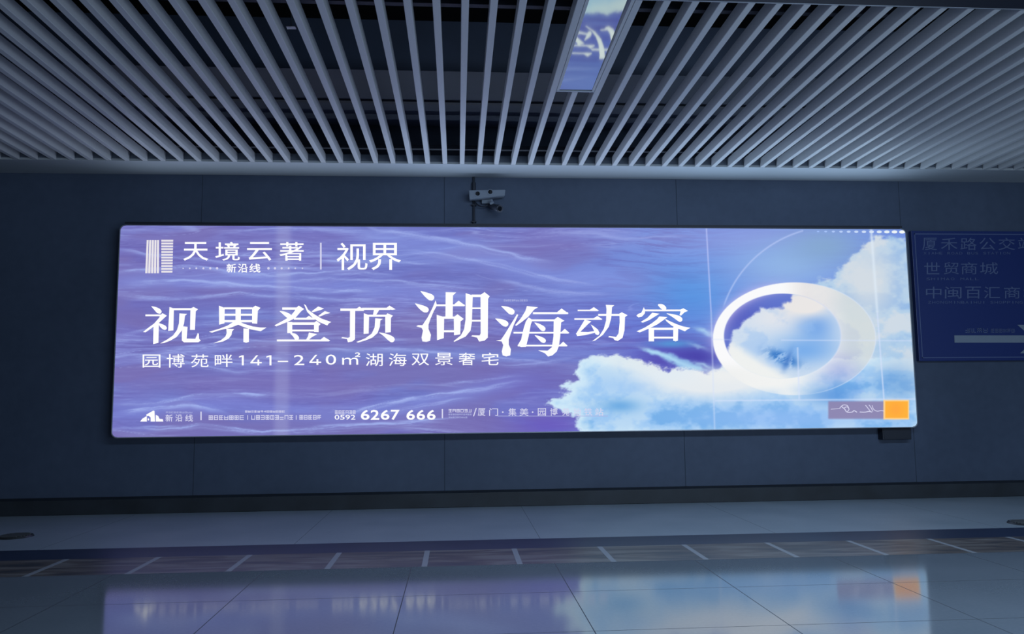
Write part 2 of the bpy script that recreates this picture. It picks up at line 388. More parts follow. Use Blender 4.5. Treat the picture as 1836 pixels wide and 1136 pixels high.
    col = over(col, (84, 150, 226), gauss(x, y, 1240, 535, 80, 58)*.8)
    col = over(col, (150, 160, 225), gauss(x, y, 1350, 425, 170, 34)*.6)
    col = over(col, (148, 184, 232), gauss(x, y, 1410, 475, 110, 48)*.9)
    col = over(col, (135, 170, 205), gauss(x, y, 1480, 440, 70, 34)*.75)
    col = over(col, (86, 78, 180), gauss(x, y, 1195, 640, 75, 36)*.9)
    col = over(col, (92, 98, 205), gauss(x, y, 1090, 580, 150, 40)*.4)
    col = over(col, (72, 66, 168), gauss(x, y, 1252, 640, 45, 22)*.9)
    col = over(col, (104, 88, 190), gauss(x, y, 985, 762, 75, 26)*.8)
    col = over(col, (106, 102, 190), gauss(x, y, 960, 690, 90, 32)*.5)
    # thin streak cloud above the dark patch
    e = (fbm(x/11, y/8, 4)-.5)*9
    st = sdpoly(x+wx*8, y+wy*8, [(1157, 627), (1200, 633), (1242, 650), (1265, 661), (1225, 659), (1188, 640)])+e
    col = over(col, (160, 215, 245), sstep(-5, 4, st)*.75)
    col = over(col, (84, 168, 222), gauss(x, y, 1205, 616, 38, 7)*.65)
    for cx_, cy_, lx_, sl_, al_ in ((1172, 631, 22, .30, .9), (1205, 643, 34, .42, .8), (1252, 621, 16, .30, .5), (1262, 593, 16, .28, .75), (1272, 600, 12, .35, .6), (1262, 654, 15, .35, .7), (1240, 657, 26, .22, .5)):
        yl = y-cy_-(x-cx_)*sl_+(fbm(x/9+cx_, y/6, 3)-.5)*5
        col = over(col, (176, 220, 246), np.exp(-((x-cx_)/lx_)**2-(yl/3.6)**2)*al_)
    # right cloud
    nz = (fbm(x/13+5, y/9, 5, .6)-.5)*22
    cw = fbm(x/52+3, y/36+7, 5, .55)
    up = sdpoly(x, y, CL_UP)+nz
    cu = np.empty_like(col); cu[:] = (176, 206, 234); cu = over(cu, (132, 174, 228), sstep(.5, .68, cw)*.7); cu = over(cu, (214, 222, 230), sstep(.5, .34, cw)*.8)
    cu = over(cu, (212, 220, 228), np.clip(gauss(x, y, 1558, 500, 52, 75)*1.2, 0, 1)*.8); cu = over(cu, (120, 168, 218), gauss(x, y, 1612, 690, 36, 36)*.7)
    a = sstep(-3, 8, up); col = col*(1-a[..., None])+cu*a[..., None]
    # lower cloud
    lo = sdpoly(x, y, CL_LOW)+nz*.8
    cl = np.empty_like(col); cl[:] = (160, 202, 244)
    cl = over(cl, (92, 160, 226), sstep(.5, .68, cw)*.65); cl = over(cl, (205, 228, 244), sstep(.5, .34, cw)*.6)
    rim = sstep(34, 2, lo); cl = over(cl, (218, 240, 250), rim*.85)
    cl = over(cl, (226, 234, 238), gauss(x, y-.42*(x-1170), 1150, 656, 110, 16)*.85)
    cl = over(cl, (88, 158, 222), gauss(x, y, 1112, 727, 36, 13)*.75); cl = over(cl, (150, 195, 245), gauss(x, y, 1120, 690, 60, 16)*.6)
    cl = over(cl, (232, 236, 240), np.clip(gauss(x, y, 1275, 684, 105, 27)*1.5, 0, 1)*.97); cl = over(cl, (228, 236, 240), gauss(x, y-.30*(x-1150), 1150, 662, 90, 15)*.8)
    cl = over(cl, (226, 236, 244), gauss(x, y, 1205, 672, 55, 13)*.8)
    cl = over(cl, (150, 190, 245), gauss(x, y, 1400, 750, 170, 22)*.7)
    cl = over(cl, (92, 150, 220), gauss(x, y, 1490, 708, 46, 18)*.8); cl = over(cl, (88, 150, 220), gauss(x, y, 1600, 678, 32, 26)*.55)
    a = sstep(-2, 5, lo)*sstep(1690, 1500, x+.0*y)*1.0; a = np.maximum(a, sstep(-2, 5, lo)*sstep(690, 730, y))
    col = col*(1-a[..., None])+cl*a[..., None]
    # the ring
    r1 = np.hypot((x-1424)/146, (y-607)/101); r2 = np.hypot((x-1403)/105, (y-602)/76)
    inner = sstep(1.012, .988, r2)
    ci = np.empty_like(col); ci[:] = (96, 118, 205); ci = over(ci, (84, 92, 190), gauss(x, y, 1320, 570, 60, 34)*.8)
    ins = sdpoly(x, y, CL_IN)+nz*.55
    cc = np.empty_like(col); cc[:] = (206, 222, 240); cc = over(cc, (228, 230, 236), gauss(x, y, 1400, 570, 62, 24)*.9)
    cc = over(cc, (104, 158, 230), gauss(x, y, 1462, 585, 36, 34)*.8); cc = over(cc, (112, 168, 234), gauss(x, y, 1440, 628, 62, 26)*.85)
    cc = over(cc, (150, 190, 240), sstep(.5, .64, cw)*.4); bt = fbm(x/14+3, (y+.5*x)/9, 4, .6)
    cc = over(cc, (62, 124, 200), np.clip(gauss(x, y-.35*(x-1400), 1404, 640, 26, 10)*1.4, 0, 1)*sstep(.38, .58, bt)); cc = over(cc, (64, 118, 196), gauss(x+.35*(y-645), y, 1412, 646, 6, 17)*.8)
    cc = over(cc, (240, 242, 240), np.clip(sstep(0, 26, (y-612)-(x-1330)*.62)*sstep(1470, 1400, x), 0, 1)*.97)
    cc = over(cc, (234, 231, 230), np.clip(gauss(x, y, 1442, 545, 46, 20)*1.7, 0, 1))
    a = sstep(-2, 5, ins); ci = ci*(1-a[..., None])+cc*a[..., None]
    glow = np.exp(-np.clip(1-r2, 0, 9)*13)*sstep(1450, 1330, x)*sstep(640, 560, y); ci = over(ci, (190, 180, 232), glow*.7)
    col = col*(1-inner[..., None])+ci*inner[..., None]
    body = sstep(1.008, .992, r1)*(1-inner)
    ang = np.arctan2(y-604, x-1415)
    cr = np.empty_like(col); cr[:] = (250, 250, 252); cr = over(cr, (242, 243, 242), sstep(640, 670, y))
    cr = over(cr, (236, 232, 230), sstep(1395, 1450, x)*sstep(600, 540, y)); cr = over(cr, (212, 220, 222), sstep(1470, 1530, x))
    cr = over(cr, (186, 186, 226), gauss(x, y, 1505, 668, 34, 26)*1.0); cr = over(cr, (160, 178, 226), gauss(x, y, 1490, 690, 26, 14)*.8)
    al = 1-.10*sstep(1410, 1480, x)-.18*sstep(1410, 1480, x)*sstep(615, 670, y)
    al = al*(1-.35*gauss(x, y, 1500, 690, 50, 22)); al = al*(1-sstep(678, 704, y)*sstep(1390, 1485, x))
    al = al*(1-.55*sstep(688, 706, y)*sstep(1300, 1360, x)*sstep(1420, 1380, x))
    col = col*(1-(body*al)[..., None])+cr*(body*al)[..., None]
    col = over(col, (222, 232, 250), np.exp(-((r1-1)/.008)**2)*.5*sstep(1420, 1500, x))
    col = over(col, (226, 232, 246), np.exp(-((r2-1)/.014)**2)*.5*sstep(1430, 1480, x))
    col = over(col, (205, 190, 240), np.exp(-np.clip(r1-1, 0, 9)*16)*(r1 > 1)*sstep(1460, 1340, x)*sstep(665, 600, y)*.55)
    # bottom-left flare where ring meets the cloud
    col = over(col, (238, 240, 240), gauss(x, y-.10*(x-1320), 1300, 676, 48, 14)*.8)
    # fine white construction lines
    def vline(xa_, ya, xb_, yb, wd, al_, c=(214, 226, 252)):
        nonlocal col
        ex, ey = xb_-xa_, yb-ya; Ls = math.hypot(ex, ey); t = ((x-xa_)*ex+(y-ya)*ey)/Ls
        dd = np.abs((x-xa_)*ey-(y-ya)*ex)/Ls
        col = over(col, c, np.exp(-(dd/wd)**2)*al_*(t > 0)*(t < Ls))
    vline(1266, 400, 1275, 560, 1.3, .75, (190, 200, 250)); vline(1275, 560, 1282, 790, 1.6, .45)
    vline(1561, 400, 1573, 560, 2.6, .6, (225, 238, 250)); vline(1573, 560, 1585, 717, 1.4, .7)
    vline(1430, 622, 1433, 716, 1.5, .6); vline(1400, 609.5, 1640, 610.5, 1.3, .5); vline(1282, 718, 1646, 715, 1.4, .6)
    vline(1276, 608, 1320, 609, 1.3, .3)
    rc = np.hypot((x-1500)/212, (y-610)/205)
    col = over(col, (190, 206, 250), np.exp(-((rc-1)/.0075)**2)*.6*sstep(556, 536, y)*(x < 1440))
    # pale band of reflected light painted into the print, signature plate, orange patch
    col = over(col, (176, 180, 222), np.exp(-((x-(509-.012*(y-400)))/14)**4)*.32)
    def rect(xa_, xb_, ya, yb, c, f=1.2, al_=1.0):
        nonlocal col
        col = over(col, c, sstep(-f, f, x-xa_)*sstep(-f, f, xb_-x)*sstep(-f, f, y-ya)*sstep(-f, f, yb-y)*al_)
    rect(1485, 1586, 719, 750.5, (142, 134, 176), 2, .95); rect(1584, 1630, 716.5, 751.5, (255, 214, 150)); rect(1587, 1628, 719, 749, (255, 178, 62))
    col = over(col, (255, 150, 70), gauss(x, y, 1606, 733, 12, 12)*.35)
    # light leaking round the printed edge
    return col
NX, NZ = 1300, 330
u = np.linspace(0, 1, NX); v = np.linspace(0, 1, NZ)
x0, x1, z0, z1 = X1+.0075, X2-.0075, Z1+.0075, Z2-.0075
zz = z0+(z1-z0)*v; rr = RC-.006
dy = np.minimum(zz-z0, z1-zz); ins_ = np.where(dy < rr, rr-np.sqrt(np.clip(rr**2-(rr-dy)**2, 0, None)), 0.0)
PX = (x0+ins_)[:, None]+((x1-ins_)-(x0+ins_))[:, None]*u[None, :]; PZ = np.repeat(zz[:, None], NX, 1)
def to_px(X, Y, Z):
    Z = Z-CAM_Z; d = X*FW[0]+Y*FW[1]+Z*FW[2]
    return 918+FPX*(X*RT[0]+Y*RT[1]+Z*RT[2])/d, 568-FPX*(X*UP[0]+Y*UP[1]+Z*UP[2])/d
def grid_mesh(name, PX, PZ, Y, cols, m, parent):
    nz, nx = PX.shape; co = np.stack([PX, np.full_like(PX, Y), PZ], -1).reshape(-1, 3)
    idx = np.arange(nz*nx).reshape(nz, nx)
    q = np.stack([idx[:-1, :-1], idx[:-1, 1:], idx[1:, 1:], idx[1:, :-1]], -1).reshape(-1, 4)
    me = bpy.data.meshes.new(name); me.vertices.add(len(co)); me.vertices.foreach_set('co', co.astype(np.float32).ravel())
    me.loops.add(q.size); me.loops.foreach_set('vertex_index', q.astype(np.int32).ravel())
    me.polygons.add(len(q)); me.polygons.foreach_set('loop_start', np.arange(0, q.size, 4, dtype=np.int32))
    me.update(calc_edges=True)
    at = me.color_attributes.new('print', 'FLOAT_COLOR', 'POINT')
    at.data.foreach_set('color', np.concatenate([cols.reshape(-1, 3), np.ones((len(co), 1))], 1).astype(np.float32).ravel())
    me.materials.append(m); o = bpy.data.objects.new(name, me); C.objects.link(o); o.parent = parent; o.location = -parent.location
    return o
qx, qy = to_px(PX, BOX_Y, PZ)
M_print = bpy.data.materials.new('backlit_print'); M_print.use_nodes = True
nt = M_print.node_tree; nt.nodes.remove(nt.nodes['Principled BSDF'])
e_ = nt.nodes.new('ShaderNodeEmission'); a_ = nt.nodes.new('ShaderNodeVertexColor'); a_.layer_name = 'print'
nt.links.new(a_.outputs[0], e_.inputs[0]); nt.links.new(e_.outputs[0], nt.nodes['Material Output'].inputs[0])
grid_mesh('printed_picture', PX, PZ, BOX_Y, np_lin(art(qx, qy)), M_print, lb)
M_white = emit('backlit_white', (1, 1, 1), 1.05); M_soft = emit('backlit_soft_white', srgb((214, 214, 240)), 1.0)
M_faint = emit('backlit_faint', srgb((172, 178, 226)), 1.0)

# --- flat lettering laid on the print, shapes written in photo pixels and put back on the plane of the sign
def poly(bm, pts, Y):
    vs = [bm.verts.new(at_y(px, py, Y)) for px, py in pts]
    try: f = bm.faces.new(vs)
    except ValueError: return
    f.normal_update()
    if f.normal.y > 0: f.normal_flip()
def catmull(P, n=6):
    P = [P[0]]+list(P)+[P[-1]]; out = []
    for i in range(1, len(P)-2):
        for k_ in range(n):
            t = k_/n; out.append(tuple(.5*(2*b+(c-a)*t+(2*a-5*b+4*c-d)*t*t+(3*b-a-3*c+d)*t**3) for a, b, c, d in zip(P[i-1], P[i], P[i+1], P[i+2])))
    out.append(P[-2]); return out
def ribbon(P):
    P = catmull(P); L, R = [], []
    for i, (x, y, w_) in enumerate(P):
        a = P[max(0, i-1)]; b = P[min(len(P)-1, i+1)]; dx, dy_ = b[0]-a[0], b[1]-a[1]; l = math.hypot(dx, dy_) or 1
        nx_, ny_ = -dy_/l, dx/l; L.append((x+nx_*w_/2, y+ny_*w_/2)); R.append((x-nx_*w_/2, y-ny_*w_/2))
    x, y, w_ = P[-1]; a = P[-2]; l = math.hypot(x-a[0], y-a[1]); dx, dy_ = (x-a[0])/l, (y-a[1])/l
    cap = [(x+(dx*math.cos(t)+dy_*math.sin(t))*w_/2, y+(dy_*math.cos(t)-dx*math.sin(t))*w_/2) for t in (-1.1, -.6, 0, .6, 1.1)]
    # cap runs from the L side to the R side
    if (cap[0][0]-L[-1][0])**2+(cap[0][1]-L[-1][1])**2 > (cap[-1][0]-L[-1][0])**2+(cap[-1][1]-L[-1][1])**2: cap = cap[::-1]
    return L+cap+R[::-1]
def glyph(bm, ox, oy, s, strokes, Y):
    for t, *a in strokes:
        if t == 'p': pts = a
        elif t == 'r': pts = ribbon(a)
        elif t == 'b':
            xa_, xb_, yc, th = a; pts = [(xa_, yc-th/2), (xb_, yc-th/2), (xb_, yc+th/2), (xa_, yc+th/2)]
        elif t == 'q':
            xa_, xb_, ya, yb = a; pts = [(xa_, ya), (xb_, ya), (xb_, yb), (xa_, yb)]
        poly(bm, [(ox+px/s, oy+py/s) for px, py in pts], Y)
S1, S2 = 12.622, 10.325
HEAD = [
 ('shi', 250, 535, S1, [('r', (270, 175, 6), (350, 220, 70), (425, 275, 110), (455, 295, 95)), ('b', 135, 480, 380, 40), ('p', (520, 330), (622, 385), (560, 440), (430, 560), (300, 650), (140, 762), (80, 757), (200, 660), (330, 565), (450, 430), (470, 380)),
   ('p', (320, 570), (440, 560), (430, 1000), (310, 1030)), ('r', (430, 560, 20), (500, 615, 80), (560, 655, 100), (575, 665, 90)), ('p', (680, 190), (780, 225), (768, 720), (650, 730)), ('b', 760, 1200, 240, 45),
   ('p', (1155, 225), (1225, 190), (1325, 240), (1275, 290), (1255, 708), (1145, 708)), ('p', (905, 335), (1080, 345), (1030, 390), (1010, 560), (960, 720), (840, 870), (700, 950), (560, 1005), (470, 1015), (620, 930), (760, 835), (850, 710), (895, 560)),
   ('p', (975, 625), (1090, 640), (1068, 905), (1265, 910), (1320, 780), (1345, 800), (1350, 910), (1388, 950), (1330, 988), (1010, 990), (960, 950), (960, 760))]),
 ('jie', 370, 535, S1, [('p', (285, 160), (415, 210), (410, 560), (290, 590)), ('p', (1035, 210), (1110, 160), (1225, 210), (1165, 275), (1150, 570), (1035, 560)), ('q', 660, 780, 225, 545), ('b', 400, 1040, 220, 45), ('b', 400, 1040, 365, 45), ('b', 400, 1040, 510, 50),
   ('p', (600, 535), (720, 505), (800, 545), (720, 590), (560, 655), (300, 715), (130, 770), (60, 752), (300, 680), (480, 610)), ('p', (740, 520), (850, 570), (1050, 630), (1230, 655), (1360, 655), (1230, 738), (1000, 695), (850, 645), (720, 590)),
   ('p', (450, 675), (630, 690), (582, 740), (570, 820), (510, 900), (380, 970), (155, 1015), (330, 940), (430, 860), (460, 780)), ('p', (840, 675), (965, 680), (962, 980), (900, 1000), (838, 980))]),
 ('deng', 485, 535, S1, [('b', 265, 640, 225, 50), ('p', (640, 160), (760, 235), (690, 290), (560, 440), (380, 530), (130, 628), (90, 605), (300, 490), (450, 400), (545, 280), (590, 200)), ('r', (210, 285, 8), (300, 325, 70), (390, 380, 105), (430, 400, 95)),
   ('p', (755, 125), (800, 150), (850, 250), (1000, 360), (1160, 455), (1375, 530), (1320, 560), (1285, 608), (1100, 530), (950, 430), (830, 300)), ('p', (930, 290), (1080, 178), (1210, 228), (1130, 260), (960, 308)), ('p', (1080, 390), (1230, 282), (1355, 325), (1250, 350), (1110, 410)),
   ('b', 530, 1000, 455, 45), ('p', (790, 445), (870, 390), (1010, 475)), ('q', 380, 492, 530, 780), ('p', (985, 545), (1040, 505), (1135, 575), (1092, 620), (1090, 760), (985, 755)), ('b', 480, 1000, 565, 55), ('b', 480, 1000, 722, 40),
   ('r', (450, 785, 15), (540, 830, 85), (590, 885, 105), (592, 900, 95)), ('p', (870, 765), (1055, 805), (940, 870), (870, 928), (805, 930), (850, 850)), ('b', 145, 1320, 947, 40), ('p', (1110, 945), (1210, 866), (1350, 950), (1320, 966))]),
 ('ding', 600, 535, S1, [('b', 130, 660, 252, 55), ('p', (480, 235), (560, 183), (690, 262)), ('p', (348, 260), (466, 260), (460, 920), (400, 970), (300, 988), (280, 915), (150, 893), (175, 872), (300, 890), (345, 870)), ('b', 620, 1260, 232, 48), ('p', (1160, 220), (1240, 158), (1378, 242), (1300, 256)),
   ('p', (890, 250), (1012, 250), (940, 370), (868, 370)), ('p', (660, 330), (780, 375), (770, 790), (655, 800)), ('b', 760, 1180, 387, 45), ('p', (1145, 395), (1195, 332), (1320, 385), (1275, 435), (1270, 760), (1145, 770)),
   ('p', (920, 445), (1090, 460), (1035, 495), (1022, 640), (970, 780), (850, 885), (700, 945), (530, 995), (490, 982), (700, 895), (840, 790), (905, 650)), ('r', (1010, 770, 12), (1120, 815, 65), (1230, 880, 120), (1295, 925, 130))]),
 ('hu', 740, 510, S2, [('r', (145, 120, 8), (240, 180, 80), (320, 228, 118), (345, 240, 110)), ('r', (45, 350, 8), (140, 410, 80), (220, 455, 112), (245, 465, 105)), ('p', (425, 290), (448, 385), (390, 490), (330, 630), (292, 740), (292, 820), (338, 930), (320, 1040), (250, 1058), (180, 1050), (163, 980), (190, 850), (165, 800), (65, 770), (100, 750), (180, 750), (280, 600), (370, 420)),
   ('p', (610, 140), (805, 145), (745, 200), (740, 615), (605, 615)), ('b', 420, 960, 382, 34), ('p', (755, 375), (850, 296), (975, 390)), ('p', (443, 558), (582, 600), (575, 990), (450, 1028)), ('p', (760, 600), (830, 548), (945, 635), (885, 680), (880, 920), (765, 938)), ('b', 560, 790, 612, 42), ('b', 565, 780, 862, 38),
   ('p', (980, 158), (1112, 200), (1095, 700), (1070, 850), (980, 960), (770, 1058), (757, 1045), (890, 940), (950, 830), (978, 650)), ('b', 1090, 1280, 207, 46), ('p', (1255, 190), (1330, 138), (1425, 215), (1395, 262), (1390, 980), (1330, 1035), (1230, 1053), (1190, 980), (1085, 955), (1100, 938), (1240, 940), (1258, 900)), ('b', 1100, 1262, 437, 30), ('b', 1090, 1262, 667, 32)]),
 ('hai', 880, 535, S2, [('r', (195, 140, 8), (290, 185, 80), (365, 232, 115), (388, 245, 108)), ('r', (85, 370, 8), (180, 415, 80), (250, 455, 112), (275, 468, 105)), ('p', (485, 288), (508, 302), (420, 500), (370, 640), (332, 760), (332, 850), (372, 940), (360, 1050), (285, 1070), (220, 1050), (203, 980), (230, 860), (200, 792), (95, 778), (190, 760), (270, 640), (380, 460)),
   ('p', (668, 138), (875, 160), (800, 205), (700, 330), (570, 435), (470, 505), (448, 492), (560, 360), (640, 230)), ('b', 780, 1430, 270, 36), ('p', (1220, 256), (1310, 183), (1440, 276)), ('p', (700, 348), (772, 395), (740, 480), (700, 700), (650, 895), (560, 898), (495, 870), (560, 760), (610, 540), (650, 420)), ('b', 740, 1180, 402, 34),
   ('p', (1165, 395), (1240, 338), (1362, 410), (1302, 442), (1285, 700), (1260, 880), (1220, 980), (1140, 1050), (1060, 1072), (1000, 1010), (875, 958), (1050, 965), (1130, 900), (1160, 700)), ('b', 420, 1440, 632, 30), ('p', (1300, 622), (1370, 558), (1460, 640)), ('b', 500, 1410, 870, 30), ('p', (1275, 860), (1340, 796), (1425, 876)),
   ('r', (810, 445, 8), (880, 490, 60), (950, 545, 92), (970, 560, 88)), ('r', (815, 680, 8), (890, 722, 60), (955, 765, 90), (978, 780, 85))]),
 ('dong', 1010, 530, S1, [('b', 325, 780, 330, 32), ('p', (590, 322), (690, 256), (805, 335), (780, 346)), ('b', 250, 860, 526, 34), ('p', (670, 515), (770, 456), (885, 530), (860, 543)), ('p', (485, 540), (635, 580), (560, 640), (385, 815), (290, 855), (375, 720)), ('p', (285, 850), (380, 815), (560, 820), (720, 795), (720, 835), (480, 892), (315, 912)),
   ('p', (620, 645), (690, 690), (780, 760), (822, 840), (790, 892), (730, 870), (700, 800), (650, 700)), ('b', 790, 1300, 432, 46), ('p', (962, 203), (1155, 213), (1102, 260), (1085, 500), (1030, 700), (900, 880), (720, 1012), (652, 1027), (820, 900), (915, 750), (968, 560), (978, 300)),
   ('p', (1270, 400), (1325, 373), (1455, 440), (1397, 480), (1385, 780), (1340, 950), (1230, 1022), (1160, 1002), (1130, 957), (1015, 935), (1040, 908), (1195, 930), (1250, 850), (1275, 600))]),
 ('rong', 1125, 530, S1, [('r', (695, 200, 30), (770, 235, 100), (825, 275, 100), (830, 290, 95)), ('p', (370, 255), (402, 330), (392, 400), (330, 470), (250, 488), (202, 452), (240, 410), (310, 385), (340, 330)), ('b', 380, 1220, 330, 38), ('p', (1195, 312), (1265, 283), (1370, 340), (1290, 375), (1210, 450), (1178, 430), (1200, 370)),
   ('p', (560, 383), (725, 405), (620, 470), (500, 545), (350, 608), (300, 590), (450, 500)), ('r', (890, 400, 10), (1020, 445, 62), (1140, 500, 112), (1190, 535, 110)), ('p', (720, 468), (905, 480), (820, 545), (680, 645), (500, 735), (280, 828), (205, 805), (400, 715), (560, 615), (670, 530)),
   ('p', (850, 520), (950, 570), (1120, 645), (1250, 690), (1425, 725), (1365, 755), (1300, 803), (1180, 755), (1000, 675), (880, 575)), ('q', 480, 602, 725, 1030), ('p', (1038, 700), (1150, 700), (1142, 1015), (1090, 1030), (1035, 1015)), ('b', 560, 1060, 747, 50), ('b', 590, 1050, 945, 42)])]
YT = BOX_Y-.0025
for nm, ox, oy, s, st in HEAD:
    bm = bmesh.new(); glyph(bm, ox, oy, s, st, YT); obj('headline_character', bm, M_white, lb)

# text from the built-in font, every character fitted to its own pixel box
_cache = {}
def outline(ch, off=0.0):
    if (ch, off) in _cache: return _cache[(ch, off)]
    cu = bpy.data.curves.new('t', 'FONT'); cu.body = ch; cu.fill_mode = 'FRONT'; cu.offset = off; cu.resolution_u = 3
    o = bpy.data.objects.new('t', cu); C.objects.link(o)
    dg = bpy.context.evaluated_depsgraph_get(); me = bpy.data.meshes.new_from_object(o.evaluated_get(dg))
    V = [tuple(v.co[:2]) for v in me.vertices]; F_ = [tuple(p.vertices) for p in me.polygons]
    bpy.data.objects.remove(o); bpy.data.curves.remove(cu); bpy.data.meshes.remove(me)
    _cache[(ch, off)] = (V, F_); return V, F_
def char(bm, ch, x0_, x1_, y0_, y1_, Y, off=0.0, slant=0.0, dy=0.0):
    V, F_ = outline(ch, off)
    if not V: return
    ax, bx = min(v[0] for v in V), max(v[0] for v in V); ay, by = min(v[1] for v in V), max(v[1] for v in V)
    vs = []
    for x, y in V:
        tx_, ty_ = (x-ax)/max(bx-ax, 1e-6), (y-ay)/max(by-ay, 1e-6)
        vs.append(bm.verts.new(at_y(x0_+tx_*(x1_-x0_)+slant*ty_+dy*0, y1_+(y0_-y1_)*ty_, Y)))
    for f in F_:
        try: fc = bm.faces.new([vs[i] for i in f])
        except ValueError: continue
        fc.normal_update()
        if fc.normal.y > 0: fc.normal_flip()
def textobj(name, items, m, parent, Y=YT, off=0.0, slant=0.0, label=None):
    for ch, a, b, c, d_ in items:
        bm = bmesh.new(); char(bm, ch, a, b, c, d_, Y, off, slant); obj(name, bm, m, parent)
def row(s, xs, y0_, y1_, slope=0.0): return [(ch, a, b, y0_+slope*(a-xs[0][0]), y1_+slope*(a-xs[0][0])) for ch, (a, b) in zip(s, xs)]
textobj('title_character', row('天境云著', [(328.5, 373.5), (386, 430), (443, 487.5), (501, 544.5)], 433.5, 467), M_white, lb, off=.006)
textobj('title_character', row('新沿线', [(406, 423.5), (426.5, 444), (447, 467)], 472.5, 488.3), M_white, lb, off=.014)
textobj('title_character', row('视界', [(603.5, 659), (661.5, 719)], 435.2, 484), M_white, lb, off=.002)
sub = [('园', 255.7, 287.6, 635.3, 658.6), ('博', 299, 331, 634.5, 658.6), ('苑', 342.5, 374, 635, 658.2), ('畔', 385, 416.8, 634.5, 657.4), ('1', 428.5, 437, 636.7, 654.6), ('4', 448.8, 469.4, 636.7, 654.6), ('1', 477.5, 486.6, 636.7, 654.6), ('–', 498, 516.5, 646.4, 648.8),
       ('2', 527, 545.5, 636, 654.2), ('4', 554.7, 576, 635.8, 653.8), ('0', 584, 602.7, 635.3, 653.5), ('㎡', 613.5, 646, 631.5, 653.4), ('湖', 655.7, 686.2, 633.3, 656), ('海', 697, 729, 633, 655.8), ('双', 738, 769.4, 633.5, 654.6), ('景', 780, 811.6, 632.3, 654.3), ('奢', 822.4, 852, 632, 654.2), ('宅', 863.5, 894, 632, 654.2)]
textobj('subtitle_character', [i for i in sub if i[0] not in '14'], M_white, lb)
for ch, a, b, c, d_ in sub:
    if ch not in '14': continue
    bm = bmesh.new()
    if ch == '1': poly(bm, [(b-3.4, d_), (b-3.4, c+2.6), (a, c+4.2), (a, c+2.0), (b-3.2, c), (b, c), (b, d_)], YT)
    else:
        poly(bm, [(a+10.5, c), (a+14.2, c), (a+3.9, d_-5.8), (b, d_-5.8), (b, d_-3.6), (a, d_-3.6), (a, d_-5.4)], YT)
        poly(bm, [(a+12.8, c+7.5), (a+16, c+7.5), (a+16, d_), (a+12.8, d_)], YT)
    obj('subtitle_character', bm, M_white, lb)
ph = [('6', 646.9, 662.6), ('2', 664.5, 680), ('6', 682.7, 698.4), ('7', 700.8, 716.5), ('6', 728.6, 744), ('6', 746.9, 762.2), ('6', 765.5, 781)]
textobj('telephone_character', [(c, a, b, 734.3, 752.2) for c, a, b in ph], M_white, lb, off=.018)
textobj('telephone_character', [(c, 600+i*9.6, 608.4+i*9.6, 743.4, 751.8) for i, c in enumerate('0592')], M_white, lb, off=.004)
textobj('address_character', [('厦', 856.7, 870.4, 731.4, 745), ('门', 877, 893, 731.4, 745), ('·', 900, 903, 737, 740), ('集', 911.4, 926, 731.4, 745), ('美', 931.4, 947.6, 731.4, 745), ('·', 953.5, 956.5, 737, 740), ('园', 964.3, 979, 731.2, 744.8), ('博', 986, 999.8, 731.2, 744.8), ('苑', 1008, 1021, 731.2, 744.8), ('地', 1028, 1042, 731.2, 744.8), ('铁', 1047.5, 1062, 731.2, 744.8), ('站', 1067, 1082, 731.2, 744.8), ('/', 848, 855, 731, 746)], M_soft, lb, off=.004)
textobj('developer_character', row('新沿线', [(296.6, 309.7), (314.3, 327), (332, 346)], 742.7, 755.3), M_soft, lb, off=.01)
# small print too fine to read in the photo: rows of tiny broken strokes, no letters
def micro(bm, xa_, xb_, ya, yb, n, seed, Y=YT):
    r_ = random.Random(seed); cw_ = (xb_-xa_)/n; h_ = yb-ya
    for i in range(n):
        a = xa_+i*cw_+cw_*.08; b = a+cw_*.82
        for t in (0, .42, .86):
            if r_.random() < .85: poly(bm, [(a, ya+h_*t), (b, ya+h_*t), (b, ya+h_*(t+.17)), (a, ya+h_*(t+.17))], Y)
        for t in (.05, .45, .85):
            if r_.random() < .75:
                q_ = a+(b-a)*t; w_ = (b-a)*.16; poly(bm, [(q_, ya+h_*.05), (q_+w_, ya+h_*.05), (q_+w_, yb-h_*.03), (q_, yb-h_*.03)], Y)
bm = bmesh.new()
micro(bm, 373.3, 438, 744.3, 752.3, 7, 1); micro(bm, 449.8, 526.3, 743.8, 751.8, 9, 2); micro(bm, 536, 576.4, 743.8, 751.6, 5, 3); micro(bm, 439, 511, 735.4, 739.3, 13, 4)
micro(bm, 803.7, 846, 733, 738.8, 6, 5); micro(bm, 600, 638, 735.2, 741.8, 6, 7)
obj('small_print', bm, M_soft, lb)['kind'] = 'stuff'
bm = bmesh.new(); micro(bm, 803.7, 846, 741, 744, 11, 6); micro(bm, 804, 838, 746.5, 749, 9, 9); micro(bm, 903, 946, 536.5, 540, 12, 8); micro(bm, 297, 345, 737.5, 740.3, 10, 11)
obj('small_print', bm, M_faint, lb)['kind'] = 'stuff'
def px_rect(bm, a, b, c, d_, Y=YT): poly(bm, [(a, c), (b, c), (b, d_), (a, d_)], Y)
for r4 in ((573.8, 576.6, 435, 483), (359.3, 361.6, 737.5, 753), (792, 794.4, 733, 749.5), (443.6, 444.8, 744, 752), (530.6, 531.8, 744, 752)):
    bm = bmesh.new(); px_rect(bm, *r4); obj('divider_line', bm, M_soft, lb)
bm = bmesh.new(); px_rect(bm, 892, 1090, 744.9, 746.1); obj('underline', bm, M_faint, lb)
for i, x in enumerate((328.4, 340.2, 352, 364.7, 377, 389.2)):
    r_ = 1.2+.22*i; bm = bmesh.new(); poly(bm, [(x+r_*math.cos(t*.7854), 480.8+r_*math.sin(t*.7854)) for t in range(8)], YT); obj('rule_dot', bm, M_soft, lb)
